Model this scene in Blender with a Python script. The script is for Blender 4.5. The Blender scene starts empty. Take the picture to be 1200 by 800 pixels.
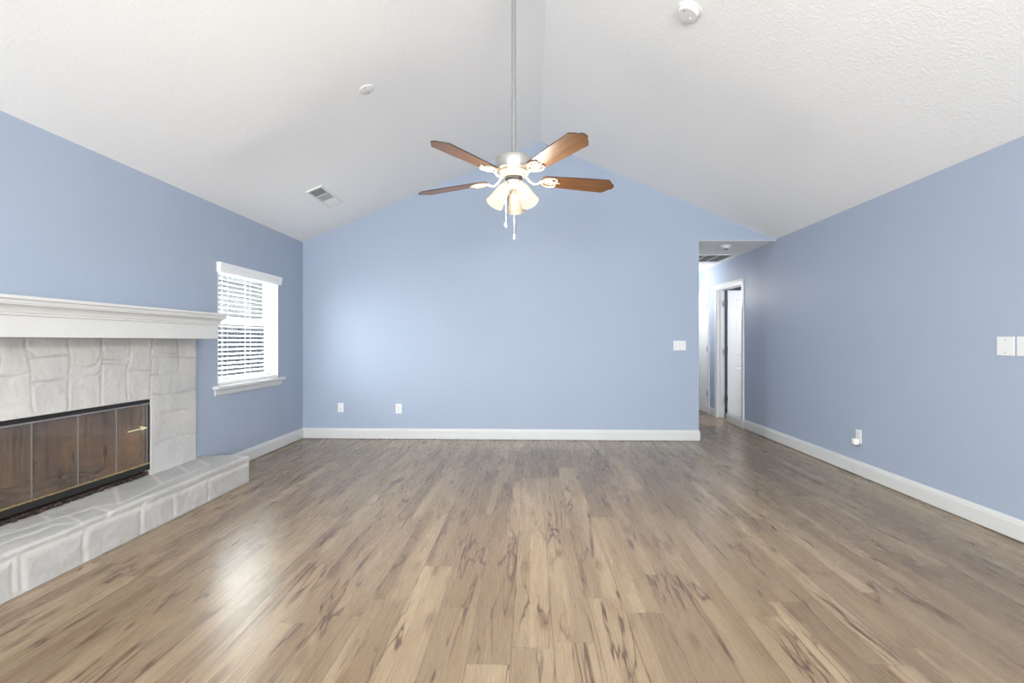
import bpy, bmesh, math, random
from mathutils import Vector, Matrix, noise as mnoise
C = bpy.context.scene
COL = C.collection
random.seed(7)
R = math.radians
PI = math.pi

# ------------------------------------------------------------------ camera, world, large lights, exposure
CAM_H, YAW, FPX = 1.2043, 0.0367, 608.0
cd = bpy.data.cameras.new('camera'); cam = bpy.data.objects.new('camera', cd); COL.objects.link(cam)
cam.location = (0, 0, CAM_H); cam.rotation_euler = (PI/2, 0, YAW)
cd.sensor_width = 36; cd.lens = FPX*36/1200; cd.clip_start = 0.02
C.camera = cam
C.view_settings.view_transform = 'Standard'
C.view_settings.look = 'None'
C.view_settings.gamma = 1
C.view_settings.use_curve_mapping = False
C.view_settings.exposure = 0.23
C.cycles.diffuse_bounces = 12
C.cycles.max_bounces = 16
C.cycles.transparent_max_bounces = 24

w = bpy.data.worlds.new('sky'); C.world = w; w.use_nodes = True
nt = w.node_tree; nt.nodes.clear()
o_ = nt.nodes.new('ShaderNodeOutputWorld'); b_ = nt.nodes.new('ShaderNodeBackground')
b_.inputs[0].default_value = (0.80, 0.90, 1.0, 1); b_.inputs[1].default_value = 1.7
nt.links.new(b_.outputs[0], o_.inputs[0])

def area(name, loc, rot, sx, sy, power, col=(1, 1, 1)):
    l = bpy.data.lights.new(name, 'AREA'); l.shape = 'RECTANGLE'; l.size = sx; l.size_y = sy
    l.energy = power; l.color = col
    o = bpy.data.objects.new(name, l); COL.objects.link(o); o.location = loc; o.rotation_euler = rot
    return o
def point(name, loc, power, col=(1, 1, 1), r=.05):
    l = bpy.data.lights.new(name, 'POINT'); l.energy = power; l.color = col; l.shadow_soft_size = r
    o = bpy.data.objects.new(name, l); COL.objects.link(o); o.location = loc
    return o
# two added fill lights inside the room behind the camera, aimed up and across
area('daylight_and_fill', (-1.45, -4.45, 1.25), (PI/2+.7, 0, -.9), 2.0, 1.6, 385, (.95, .985, 1))
area('daylight_and_fill', (1.55, -4.45, 1.25), (PI/2+.7, 0, .9), 2.0, 1.6, 385, (.95, .985, 1))
area('daylight_and_fill', (-3.16, 5.17, 1.4), (0, R(-90), 0), 1.1, 1.1, 70, (.95, .98, 1))  # stands outside the left window and brings in its daylight
point('hall_lamp', (2.3, 8.9, 2.0), 29, (1, .97, .92), .12)
point('bedroom_fill', (4.0, 7.2, 1.7), 42, (1, .98, .95), .15)  # added fill to brighten the open door, no lamp known there

# ------------------------------------------------------------------ room numbers
XL, XR, YB, YN = -2.84, 2.95, 6.36, -5.0
RX, RZ, ZL, ZR = 0.11, 3.652, 2.44, 2.436
SL = (RZ-ZL)/(RX-XL); SR = (RZ-ZR)/(XR-RX)
HX, HZ, YH = 2.03, 2.42, 10.6          # hall left face, hall ceiling, hall end
T = .12

def ray(px, py):
    d = Vector(((px-600)/FPX, 1, -(py-400)/FPX))
    c, s = math.cos(YAW), math.sin(YAW)
    return Vector((d.x*c-d.y*s, d.x*s+d.y*c, d.z))
def hit(px, py, ax, val):
    d = ray(px, py); o = Vector((0, 0, CAM_H))
    return o+d*((val-o[ax])/d[ax])

# ------------------------------------------------------------------ material helpers
class N:
    def __init__(s, name):
        s.m = bpy.data.materials.new(name); s.m.use_nodes = True
        s.t = s.m.node_tree; s.t.nodes.clear()
        s.out = s.t.nodes.new('ShaderNodeOutputMaterial')
        s.tc = s.t.nodes.new('ShaderNodeTexCoord').outputs['Object']
        g = s.t.nodes.new('ShaderNodeNewGeometry'); s.pos = g.outputs['Position']
    def put(s, sock, v):
        if isinstance(v, bpy.types.NodeSocket): s.t.links.new(v, sock)
        elif v is not None:
            if isinstance(v, (tuple, list)) and len(v) == 3 and sock.type == 'RGBA': v = (*v, 1)
            sock.default_value = v
    def math(s, op, a, b=None, c=None, clamp=False):
        n = s.t.nodes.new('ShaderNodeMath'); n.operation = op; n.use_clamp = clamp
        s.put(n.inputs[0], a)
        if b is not None: s.put(n.inputs[1], b)
        if c is not None: s.put(n.inputs[2], c)
        return n.outputs[0]
    def sep(s, v):
        n = s.t.nodes.new('ShaderNodeSeparateXYZ'); s.put(n.inputs[0], v); return n.outputs
    def comb(s, x, y, z):
        n = s.t.nodes.new('ShaderNodeCombineXYZ')
        for i, v in enumerate((x, y, z)): s.put(n.inputs[i], v)
        return n.outputs[0]
    def noise(s, v, scale=5, detail=3, rough=.5, dist=0):
        n = s.t.nodes.new('ShaderNodeTexNoise'); s.put(n.inputs['Vector'], v)
        n.inputs['Scale'].default_value = scale; n.inputs['Detail'].default_value = detail
        n.inputs['Roughness'].default_value = rough; n.inputs['Distortion'].default_value = dist
        return n.outputs[0]
    def white(s, v):
        n = s.t.nodes.new('ShaderNodeTexWhiteNoise'); s.put(n.inputs['Vector'], v); return n.outputs
    def voro(s, v, scale, feature='F1', two=False):
        n = s.t.nodes.new('ShaderNodeTexVoronoi'); n.feature = feature
        if two: n.voronoi_dimensions = '2D'
        s.put(n.inputs['Vector'], v); n.inputs['Scale'].default_value = scale; return n.outputs
    def mapr(s, v, a, b, c=0, d=1, smooth=False):
        n = s.t.nodes.new('ShaderNodeMapRange'); n.clamp = True
        if smooth: n.interpolation_type = 'SMOOTHSTEP'
        for i, x in enumerate((v, a, b, c, d)): s.put(n.inputs[i], x)
        return n.outputs[0]
    def mix(s, f, a, b, mode='MIX'):
        n = s.t.nodes.new('ShaderNodeMix'); n.data_type = 'RGBA'; n.blend_type = mode
        s.put(n.inputs[0], f); s.put(n.inputs[6], a); s.put(n.inputs[7], b); return n.outputs[2]
    def attr(s, name):
        n = s.t.nodes.new('ShaderNodeAttribute'); n.attribute_name = name; return n.outputs['Fac']
    def bump(s, h, strength=.3, dist=.01):
        n = s.t.nodes.new('ShaderNodeBump'); n.inputs['Strength'].default_value = strength
        n.inputs['Distance'].default_value = dist; s.put(n.inputs['Height'], h); return n.outputs[0]
    def bsdf(s, col, rough=.5, metal=0, normal=None, spec=None, emis=None, estr=0):
        n = s.t.nodes.new('ShaderNodeBsdfPrincipled')
        s.put(n.inputs['Base Color'], col); s.put(n.inputs['Roughness'], rough); s.put(n.inputs['Metallic'], metal)
        if spec is not None: s.put(n.inputs['Specular IOR Level'], spec)
        if normal is not None: s.put(n.inputs['Normal'], normal)
        if emis is not None:
            s.put(n.inputs['Emission Color'], emis); n.inputs['Emission Strength'].default_value = estr
        return n.outputs[0]
    def schlick(s, f0):
        l = s.t.nodes.new('ShaderNodeLayerWeight'); l.inputs[0].default_value = .5
        return s.math('ADD', s.math('MULTIPLY', s.math('POWER', l.outputs['Facing'], 5), 1-f0), f0)
    def end(s, sh):
        s.t.links.new(sh, s.out.inputs[0]); return s.m

def paint(name, col, rough=.5, bump=.05, scale=180, var=.03, spec=.35):
    n = N(name)
    f = n.noise(n.pos, 1.7, 3)
    c = n.mix(n.mapr(f, .3, .7), tuple(x*(1-var) for x in col), tuple(min(1, x*(1+var)) for x in col))
    nm = n.bump(n.noise(n.pos, scale, 2), bump, .004) if bump else None
    return n.end(n.bsdf(c, rough, 0, nm, spec))
def metal(name, col, rough=.3, m=1.0):
    n = N(name)
    f = n.noise(n.tc, 60, 2)
    return n.end(n.bsdf(col, n.mapr(f, .2, .8, rough*.8, rough*1.25), m))

WALL = paint('blue_wall_paint', (.355, .41, .508), .5, .08, 260, .012, .3)
CEILM = (lambda n: n.end(n.bsdf((.89, .89, .88), .75, 0, n.bump(
    n.math('ADD', n.math('POWER', n.math('ABSOLUTE', n.math('SUBTRACT', n.noise(n.pos, 16, 3, .55, 1.6), .5)), .6),
           n.math('MULTIPLY', n.noise(n.pos, 70, 2), .25)), .2, .012), .2)))(N('textured_ceiling_paint'))
WHITE = paint('white_gloss_trim', (.63, .63, .615), .32, .03, 90, .015, .5)
DOORW = paint('white_door_paint', (.80, .80, .785), .35, .03, 120, .01, .5)
PLAST = paint('white_plastic', (.74, .74, .725), .35, 0, 1, .01, .5)
SLATM = paint('white_blind_slat', (.86, .86, .85), .4, 0, 1, .01, .4)
DARK = paint('dark_gap', (.03, .03, .03), .8, 0)
VENTD = paint('duct_shade', (.12, .12, .12), .8, 0)
NICK = metal('brushed_nickel', (.60, .585, .56), .34)
RODM = paint('satin_grey_rod', (.24, .24, .235), .45, 0, 1, .01, .4)
STEEL = metal('hinge_steel', (.09, .09, .09), .5, .6)
ANTQ = metal('antique_cream_metal', (.74, .68, .57), .38, .55)
BRASS = metal('brass_strip', (.74, .57, .28), .28)
FRAMEB = paint('black_fire_frame', (.018, .017, .016), .42, .1, 200, .2)
SILV = metal('grey_door_edge', (.42, .41, .40), .35, .8)
IRON = paint('black_iron', (.02, .019, .018), .6, .2, 150, .2)

def floor_mat():
    n = N('oak_laminate_planks'); x, y, z = n.sep(n.pos)
    PW, PL = .166, 1.26
    u = n.math('DIVIDE', n.math('ADD', x, 10.037), PW); row = n.math('FLOOR', u); fu = n.math('FRACT', u)
    ro = n.white(n.comb(row, 3.1, 0))[0]
    v = n.math('ADD', n.math('DIVIDE', n.math('ADD', y, 10), PL), n.math('MULTIPLY', ro, 3.7)); colm = n.math('FLOOR', v); fv = n.math('FRACT', v)
    wn = n.white(n.comb(row, colm, 1.7)); rnd = wn[0]
    r2 = n.white(n.comb(row, colm, 8.3))[0]
    # each plank is printed with two strips
    half = n.math('FLOOR', n.math('ADD', fu, n.math('MULTIPLY', n.math('SUBTRACT', r2, .5), .35)), None)
    strip = n.math('GREATER_THAN', fu, n.mapr(r2, 0, 1, .35, .65))
    r3 = n.white(n.comb(row, colm, n.math('ADD', strip, 20)))[0]
    idz = n.math('MULTIPLY', n.math('ADD', r3, rnd), 37.0)
    def gv(sx, sy, off=0): return n.comb(n.math('MULTIPLY', x, sx), n.math('MULTIPLY', y, sy), n.math('ADD', idz, off))
    fine = n.noise(gv(110, 3.2), 1, 3, .6)
    mid = n.noise(gv(26, 1.3, 3), 1, 3, .55, .4)
    big = n.noise(gv(6, .55, 9), 1, 3, .5, .8)
    ring = n.math('SINE', n.math('MULTIPLY', n.noise(gv(6.5, .62, 15), 1, 1.5, .45, .5), 85))
    ring = n.math('POWER', n.math('MULTIPLY', n.math('ADD', ring, 1), .5), 3)
    cr = n.math('ABSOLUTE', n.math('SUBTRACT', n.noise(gv(8, .75, 31), 1, 3, .6, .6), .5))
    crack = n.math('MULTIPLY', n.mapr(cr, .003, .018, 1, 0, True), n.mapr(n.noise(gv(2.5, 1.1, 40), 1, 2), .44, .52))
    crs = n.math('MULTIPLY', n.mapr(cr, .0, .07, 1, 0, True), n.mapr(n.noise(gv(2.5, 1.1, 40), 1, 2), .46, .6))
    kd = n.voro(n.comb(n.math('ADD', n.math('MULTIPLY', x, 6.5), n.math('MULTIPLY', rnd, 91.0)), n.math('MULTIPLY', y, 1.9), 0), 1, two=True)[0]
    kd = n.math('ADD', kd, n.math('MULTIPLY', n.math('SUBTRACT', n.noise(gv(50, 16, 5), 1, 2), .5), .16))
    knot = n.math('MULTIPLY', n.mapr(kd, .07, .20, 1, 0, True), n.mapr(n.noise(gv(1.6, .9, 61), 1, 1), .44, .52))
    base = n.mix(r3, (.176, .126, .077), (.335, .254, .160))
    c = n.mix(n.math('MULTIPLY', n.mapr(big, .34, .58, 1, 0), .52), base, (.150, .095, .047))
    c = n.mix(n.math('MULTIPLY', n.mapr(mid, .35, .6, 1, 0), .10), c, (.235, .155, .098))
    c = n.mix(n.math('MULTIPLY', n.mapr(fine, .35, .7), .10), c, (.48, .38, .25))
    c = n.mix(n.math('MULTIPLY', ring, .28), c, (.22, .145, .09))
    c = n.mix(n.math('MULTIPLY', crs, .45), c, (.20, .125, .075))
    c = n.mix(n.math('MULTIPLY', knot, .62), c, (.135, .080, .048))
    c = n.mix(n.math('MULTIPLY', crack, .9), c, (.085, .052, .034))
    eu = n.math('MULTIPLY', n.math('SUBTRACT', .5, n.math('ABSOLUTE', n.math('SUBTRACT', fu, .5))), PW)
    ev = n.math('MULTIPLY', n.math('SUBTRACT', .5, n.math('ABSOLUTE', n.math('SUBTRACT', fv, .5))), PL)
    e = n.math('MINIMUM', eu, ev)
    seam = n.mapr(e, .0006, .0030, 1, 0)
    c = n.mix(n.math('MULTIPLY', seam, .6), c, (.10, .07, .05))
    hgt = n.math('ADD', n.mapr(e, 0, .004, 0, 1, True), n.math('MULTIPLY', n.math('ADD', fine, n.math('MULTIPLY', crack, -2)), .05))
    rough = n.math('ADD', .22, n.math('MULTIPLY', fine, .12))
    return n.end(n.bsdf(c, rough, 0, n.bump(hgt, .16, .0018), .5))
FLOORM = floor_mat()

def stone_mat(name, light, grey, mort, warm):
    n = N(name)
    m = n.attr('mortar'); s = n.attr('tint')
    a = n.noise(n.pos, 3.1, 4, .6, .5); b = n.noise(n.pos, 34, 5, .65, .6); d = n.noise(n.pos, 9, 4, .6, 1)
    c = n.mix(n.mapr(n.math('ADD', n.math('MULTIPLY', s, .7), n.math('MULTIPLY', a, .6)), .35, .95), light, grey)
    c = n.mix(n.math('MULTIPLY', n.mapr(d, .5, .72), .55), c, warm)
    c = n.mix(n.math('MULTIPLY', n.mapr(b, .30, .48, 1, 0), .35), c, tuple(x*.72 for x in grey))
    c = n.mix(n.math('MULTIPLY', m, .8), c, mort)
    h = n.math('ADD', n.math('MULTIPLY', b, .8), n.noise(n.pos, 110, 3, .6))
    return n.end(n.bsdf(c, .72, 0, n.bump(h, .22, .005), .25))
STONE = stone_mat('whitewashed_stone', (.56, .543, .52), (.455, .457, .455), (.33, .315, .295), (.55, .505, .455))
HEARTH = stone_mat('whitewashed_flagstone', (.485, .47, .452), (.375, .38, .38), (.57, .55, .525), (.465, .44, .405))

def soot_mat():
    n = N('sooty_firebrick'); x, y, z = n.sep(n.pos)
    br = n.t.nodes.new('ShaderNodeTexBrick')
    n.put(br.inputs['Vector'], n.comb(n.math('ADD', y, n.math('MULTIPLY', x, .8)), z, 0)); br.inputs['Scale'].default_value = 1
    br.inputs['Brick Width'].default_value = .22; br.inputs['Row Height'].default_value = .075; br.inputs['Mortar Size'].default_value = .006
    br.inputs['Color1'].default_value = (.60, .42, .28, 1); br.inputs['Color2'].default_value = (.56, .38, .25, 1); br.inputs['Mortar'].default_value = (.44, .31, .21, 1)
    s = n.noise(n.comb(n.math('MULTIPLY', y, 5), x, n.math('MULTIPLY', z, 1.6)), 1, 4, .6, .6)
    up = n.mapr(z, .45, .85)
    f = n.math('MULTIPLY', n.mapr(n.math('ADD', s, n.math('MULTIPLY', up, .25)), .42, .72), .9)
    return n.end(n.bsdf(n.mix(f, br.outputs[0], (.05, .04, .04)), .9))
SOOT = soot_mat()
def rubble_mat():
    n = N('broken_brick_edge'); f = n.noise(n.pos, 38, 4, .7, 1)
    return n.end(n.bsdf(n.mix(n.mapr(f, .50, .66), (.016, .013, .012), (.15, .07, .046)), .9, 0, n.bump(f, .6, .01)))
RUBBLE = rubble_mat()
def fireglass():
    n = N('smoky_fire_glass'); x, y, z = n.sep(n.pos)
    tr = n.t.nodes.new('ShaderNodeBsdfTransparent'); tr.inputs[0].default_value = (.93, .86, .78, 1)
    streak = n.noise(n.comb(n.math('MULTIPLY', y, 34), 0, n.math('MULTIPLY', z, 2.2)), 1, 4, .6, .3)
    haze = n.mapr(streak, .3, .7, .14, .42)
    dcol = n.mix(n.mapr(n.noise(n.comb(n.math('MULTIPLY', y, 4), 0, n.math('MULTIPLY', z, 3)), 1, 3), .35, .65), (.165, .138, .135), (.26, .20, .15))
    df = n.bsdf(dcol, .5, 0, None, .3)
    m = n.t.nodes.new('ShaderNodeMixShader'); n.put(m.inputs[0], haze); n.put(m.inputs[1], tr.outputs[0]); n.put(m.inputs[2], df)
    g = n.t.nodes.new('ShaderNodeBsdfGlossy'); g.inputs['Roughness'].default_value = .06; g.inputs[0].default_value = (.9, .9, .9, 1)
    m2 = n.t.nodes.new('ShaderNodeMixShader'); n.put(m2.inputs[0], n.schlick(.04)); n.put(m2.inputs[1], m.outputs[0]); n.put(m2.inputs[2], g.outputs[0])
    return n.end(m2.outputs[0])
FGLASS = fireglass()
def winglass():
    n = N('window_glass')
    tr = n.t.nodes.new('ShaderNodeBsdfTransparent'); tr.inputs[0].default_value = (.94, .96, .96, 1)
    g = n.t.nodes.new('ShaderNodeBsdfGlossy'); g.inputs['Roughness'].default_value = .02
    m2 = n.t.nodes.new('ShaderNodeMixShader'); n.put(m2.inputs[0], n.schlick(.025)); n.put(m2.inputs[1], tr.outputs[0]); n.put(m2.inputs[2], g.outputs[0])
    return n.end(m2.outputs[0])
WGLASS = winglass()
def blade_mat():
    n = N('walnut_fan_blade'); x, y, z = n.sep(n.tc)
    f = n.noise(n.comb(n.math('MULTIPLY', x, 3), n.math('MULTIPLY', y, 60), z), 1, 4, .6, .4)
    return n.end(n.bsdf(n.mix(n.mapr(f, .3, .7), (.10, .043, .017), (.20, .10, .042)), .35, 0, None, .5))
BLADE = blade_mat()
BEDGE = paint('dark_blade_edge', (.05, .03, .02), .5, 0)
def shade_mat(name, strength):
    n = N(name)
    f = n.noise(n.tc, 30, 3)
    c = n.mix(f, (.88, .82, .74), (.94, .90, .84))
    if strength:
        t_ = n.t.nodes.new('ShaderNodeBsdfTransparent'); t_.inputs[0].default_value = (1, .95, .88, 1)
        m = n.t.nodes.new('ShaderNodeMixShader'); m.inputs[0].default_value = .34
        e_ = n.t.nodes.new('ShaderNodeEmission'); n.put(e_.inputs[0], n.mix(n.schlick(0), (1, .92, .80), (1, .74, .48))); e_.inputs[1].default_value = strength; n.put(m.inputs[1], e_.outputs[0]); n.put(m.inputs[2], t_.outputs[0])
        return n.end(m.outputs[0])
    return n.end(n.bsdf(n.mix(f, (.085, .078, .07), (.11, .10, .09)), .3, 0, None, .5))  # unlit look put into the colour, far darker than the glass itself
SHADE_ON, SHADE_OFF = shade_mat('lit_frosted_glass', 1.0), shade_mat('darkened_unlit_glass', 0)
BULB = (lambda n: n.end(n.bsdf((1, .9, .75), .3, 0, None, .5, (1, .90, .76), 1.1)))(N('lit_bulb'))
FENCEM = (lambda n: n.end(n.bsdf(n.mix(n.white(n.comb(n.math('FLOOR', n.math('MULTIPLY', n.sep(n.pos)[1], 6.9)), 0, 0))[0], (.06, .068, .085), (.17, .165, .165)), .85)))(N('weathered_fence_board'))
SIDING = (lambda n: n.end(n.bsdf(n.mix(n.mapr(n.math('FRACT', n.math('MULTIPLY', n.sep(n.pos)[2], 7)), 0, .12), (.14, .13, .125), (.29, .275, .26)), .8)))(N('taupe_lap_siding'))
GRASS = (lambda n: n.end(n.bsdf(n.mix(n.noise(n.pos, 6, 5), (.09, .085, .05), (.17, .16, .09)), .9)))(N('winter_lawn'))
ROOFM = paint('roof_shingle', (.10, .10, .11), .9, .4, 60, .2)
MARK = paint('pale_yellow_mark', (.72, .68, .40), .6, 0)

# ------------------------------------------------------------------ mesh helpers
def add_box(bm, x0, x1, y0, y1, z0, z1, bev=0):
    r = bmesh.ops.create_cube(bm, size=1)
    vs = r['verts']
    for v in vs:
        v.co = Vector((x0+(v.co.x+.5)*(x1-x0), y0+(v.co.y+.5)*(y1-y0), z0+(v.co.z+.5)*(z1-z0)))
    if bev:
        es = list({e for v in vs for e in v.link_edges})
        bmesh.ops.bevel(bm, geom=es, offset=bev, segments=2, affect='EDGES', profile=.5)
    return vs
def add_prism(bm, pts, vec):
    vs = [bm.verts.new(p) for p in pts]; f = bm.faces.new(vs)
    r = bmesh.ops.extrude_face_region(bm, geom=[f])
    bmesh.ops.translate(bm, vec=vec, verts=[g for g in r['geom'] if isinstance(g, bmesh.types.BMVert)])
def frame_of(d):
    d = d.normalized(); a = Vector((0, 0, 1)) if abs(d.z) < .9 else Vector((1, 0, 0))
    u = d.cross(a).normalized(); return u, d.cross(u).normalized()
def add_tube(bm, pts, rad, seg=8, closed=False):
    pts = [Vector(p) for p in pts]; n = len(pts)
    if not hasattr(rad, '__len__'): rad = [rad]*n
    rings = []
    for i, p in enumerate(pts):
        a = pts[(i-1) % n] if (closed or i) else p; b = pts[(i+1) % n] if (closed or i < n-1) else p
        u, v = frame_of(b-a)
        rings.append([bm.verts.new(p+(u*math.cos(t)+v*math.sin(t))*rad[i]) for t in (2*PI*k/seg for k in range(seg))])
    for i in range(n if closed else n-1):
        A, B = rings[i], rings[(i+1) % n]
        off = 0
        if closed and i == n-1:
            off = min(range(seg), key=lambda k: (A[0].co-B[k].co).length)
        for k in range(seg):
            bm.faces.new((A[k], A[(k+1) % seg], B[(k+1+off) % seg], B[(k+off) % seg]))
    if not closed:
        bm.faces.new(rings[0][::-1]); bm.faces.new(rings[-1])
def add_lathe(bm, prof, seg=32, mat=None, cap=True):
    M = mat or Matrix.Identity(4)
    rings = []
    for r, z in prof:
        if r < 1e-6: rings.append([bm.verts.new(M @ Vector((0, 0, z)))])
        else: rings.append([bm.verts.new(M @ Vector((r*math.cos(2*PI*k/seg), r*math.sin(2*PI*k/seg), z))) for k in range(seg)])
    for A, B in zip(rings, rings[1:]):
        for k in range(seg):
            a = [A[k % len(A)], A[(k+1) % len(A)], B[(k+1) % len(B)], B[k % len(B)]]
            a = list(dict.fromkeys(a))
            if len(a) > 2: bm.faces.new(a)
    if cap:
        for r_ in (rings[0], rings[-1]):
            if len(r_) > 2: bm.faces.new(r_)
def add_sweep(bm, prof, p0, p1, up=Vector((0, 0, 1)), out=None):
    """profile (out, up) swept straight from p0 to p1"""
    p0, p1 = Vector(p0), Vector(p1)
    A = [bm.verts.new(p0+out*a+up*b) for a, b in prof]; B = [bm.verts.new(p1+out*a+up*b) for a, b in prof]
    n = len(prof)
    for i in range(n): bm.faces.new((A[i], A[(i+1) % n], B[(i+1) % n], B[i]))
    bm.faces.new(A[::-1]); bm.faces.new(B)
def obj(name, bm, mat, parent=None, smooth=False, mats=None):
    bmesh.ops.recalc_face_normals(bm, faces=bm.faces)
    if parent is not None:
        o_ = Vector((0, 0, 0)); p = parent
        while p: o_ += p.location; p = p.parent
        bmesh.ops.translate(bm, vec=-o_, verts=bm.verts)
    me = bpy.data.meshes.new(name); bm.to_mesh(me); bm.free()
    for m in (mats or [mat]): me.materials.append(m)
    if smooth:
        me.polygons.foreach_set('use_smooth', [True]*len(me.polygons))
        try: me.set_sharp_from_angle(angle=R(40))
        except Exception: pass
    o = bpy.data.objects.new(name, me); COL.objects.link(o); o.parent = parent
    return o
def tag(o, label, cat, group=None):
    o['label'] = label; o['category'] = cat
    if group: o['group'] = group
    return o
def thing(name, label, cat, loc, group=None):
    o = bpy.data.objects.new(name, None); COL.objects.link(o); o.location = loc; o.empty_display_size = .1
    return tag(o, label, cat, group)
def struct(name, bm, mat, label=None, cat=None, smooth=False, parent=None):
    o = obj(name, bm, mat, parent, smooth)
    if parent is None:
        o['kind'] = 'structure'
        if label: o['label'] = label; o['category'] = cat
    return o
def sroot(name, label, cat, loc):
    o = thing(name, label, cat, loc); o['kind'] = 'structure'; return o
def BM(): return bmesh.new()

# ------------------------------------------------------------------ the shell
bm = BM(); add_box(bm, XL-.14, 5.6, YN-.12, YH+.12, -.12, 0)
struct('floor', bm, FLOORM, 'grey brown oak plank laminate floor running towards the blue back wall', 'floor')

def slope(x0, z0, x1, z1):
    b = BM(); add_prism(b, [(x0, YN-.1, z0), (x1, YN-.1, z1), (x1, YN-.1, z1+.15), (x0, YN-.1, z0+.15)], Vector((0, YB+.11-YN+.1, 0))); return b
struct('ceiling', slope(XL-.16, ZL-.16*SL, RX, RZ), CEILM, 'white textured ceiling slope over the fireplace side', 'ceiling')
struct('ceiling', slope(XR+.16, ZR-.16*SR, RX, RZ), CEILM, 'white textured ceiling slope over the plain right wall', 'ceiling')
bm = BM(); add_box(bm, HX-.14, XR+.0, YB+.002, YH+.1, HZ, HZ+.004)
struct('ceiling', bm, CEILM, 'low flat ceiling of the hall past the back wall', 'ceiling')

# left wall with window and firebox openings
WY0, WY1, WZ0, WZ1 = 4.60, 5.73, .80, 1.92
FY0, FY1, FZ0, FZ1 = 2.50, 3.755, .10, .80
def wall_x(bm, x0, x1, ya, yb, ztop, holes):
    ys = sorted({ya, yb, *[h[0] for h in holes], *[h[1] for h in holes]})
    for a, b in zip(ys, ys[1:]):
        cuts = sorted([(h[2], h[3]) for h in holes if h[0] <= a and h[1] >= b]); z = 0
        for c0, c1 in cuts:
            if c0 > z: add_box(bm, x0, x1, a, b, z, c0)
            z = c1
        if z < ztop: add_box(bm, x0, x1, a, b, z, ztop)
    bmesh.ops.remove_doubles(bm, verts=bm.verts, dist=1e-5)
bm = BM(); wall_x(bm, XL-.15, XL, YN, YB+T, ZL+.02, [(WY0, WY1, WZ0, WZ1), (FY0, FY1, FZ0, FZ1)])
struct('wall_left', bm, WALL, 'light blue left wall holding the fireplace and window', 'wall')
D1A, D1B, DZ = 7.36, 8.37, 2.03
bm = BM(); wall_x(bm, XR, XR+T, YN, YH+.1, ZR+.02, [(D1A, D1B, 0, DZ)])
struct('wall_right', bm, WALL, 'light blue right wall running on into the hall', 'wall')
bm = BM(); add_prism(bm, [(XL, YB, 0), (HX, YB, 0), (HX, YB, HZ+.004), (XR, YB, HZ+.004), (XR, YB, ZR+.015), (RX, YB, RZ+.015), (XL, YB, ZL+.015)], Vector((0, T, 0)))
struct('wall_back', bm, WALL, 'light blue gabled back wall facing the viewer', 'wall')
bm = BM(); add_box(bm, HX-T, HX, YB+T, YH, 0, HZ)
struct('wall_hall_left', bm, WALL, 'blue hall wall hidden behind the back wall', 'wall')
bm = BM(); add_box(bm, HX-T, XR, YH, YH+.1, 0, HZ)
struct('wall_hall_end', bm, WALL, 'blue wall closing the far end of the hall', 'wall')
# wall behind the camera with two glazed openings
bm = BM()
for x0, x1, z0, z1 in ((XL, -2.5, 0, 2.45), (-.4, .5, 0, 2.45), (2.6, XR, 0, 2.45), (-2.5, -.4, 2.3, 2.45), (.5, 2.6, 2.3, 2.45), (-2.5, -.4, 0, .12), (.5, 2.6, 0, .12)):
    add_box(bm, x0, x1, YN-.12, YN, z0, z1)
add_prism(bm, [(XL, YN-.12, 2.45), (XR, YN-.12, 2.45), (RX, YN-.12, RZ+.015)], Vector((0, .12, 0)))
struct('wall_rear', bm, WALL, 'blue wall behind the viewer with two glazed openings', 'wall')
# bedroom past the open hall door
bm = BM()
add_box(bm, XR+T, 5.5, 6.5, 6.6, 0, 2.42); add_box(bm, XR+T, 5.5, 9.4, 9.5, 0, 2.42); add_box(bm, 5.5, 5.6, 6.5, 9.5, 0, 2.42); add_box(bm, XR+T, 5.6, 6.5, 9.5, 2.42, 2.5)
struct('wall_bedroom', bm, WALL, 'blue bedroom walls seen past the open hall door', 'wall')

# baseboards: ogee top, a thin gap above the floor
BP = [(0, .006), (.016, .006), (.016, .098), (.013, .106), (.013, .112), (.009, .120), (.006, .130), (0, .130)]
def base(name, p0, p1, out, label):
    b = BM(); add_sweep(b, BP, p0, p1, out=Vector(out)); struct(name, b, WHITE, label, 'baseboard')
base('baseboard_back', (XL, YB, 0), (HX, YB, 0), (0, -1, 0), 'white baseboard along the back wall')
base('baseboard_left', (XL, 4.385, 0), (XL, YB, 0), (1, 0, 0), 'white baseboard on the left wall under the window')
base('baseboard_left', (XL, YN, 0), (XL, 1.87, 0), (1, 0, 0), 'white baseboard left of the hearth outside the frame')
base('baseboard_right', (XR, YN, 0), (XR, 7.93, 0), (-1, 0, 0), 'white baseboard along the right wall up to the hall door')
base('baseboard_hall', (XR, 8.46, 0), (XR, 8.66, 0), (-1, 0, 0), 'short white baseboard between the two hall doors')
base('baseboard_hall', (HX, YB+T, 0), (HX, YH, 0), (1, 0, 0), 'white baseboard on the hidden hall wall')
base('baseboard_hall', (HX, YB, 0), (HX, YB+T, 0), (1, 0, 0), 'white baseboard end around the hall corner')

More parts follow.
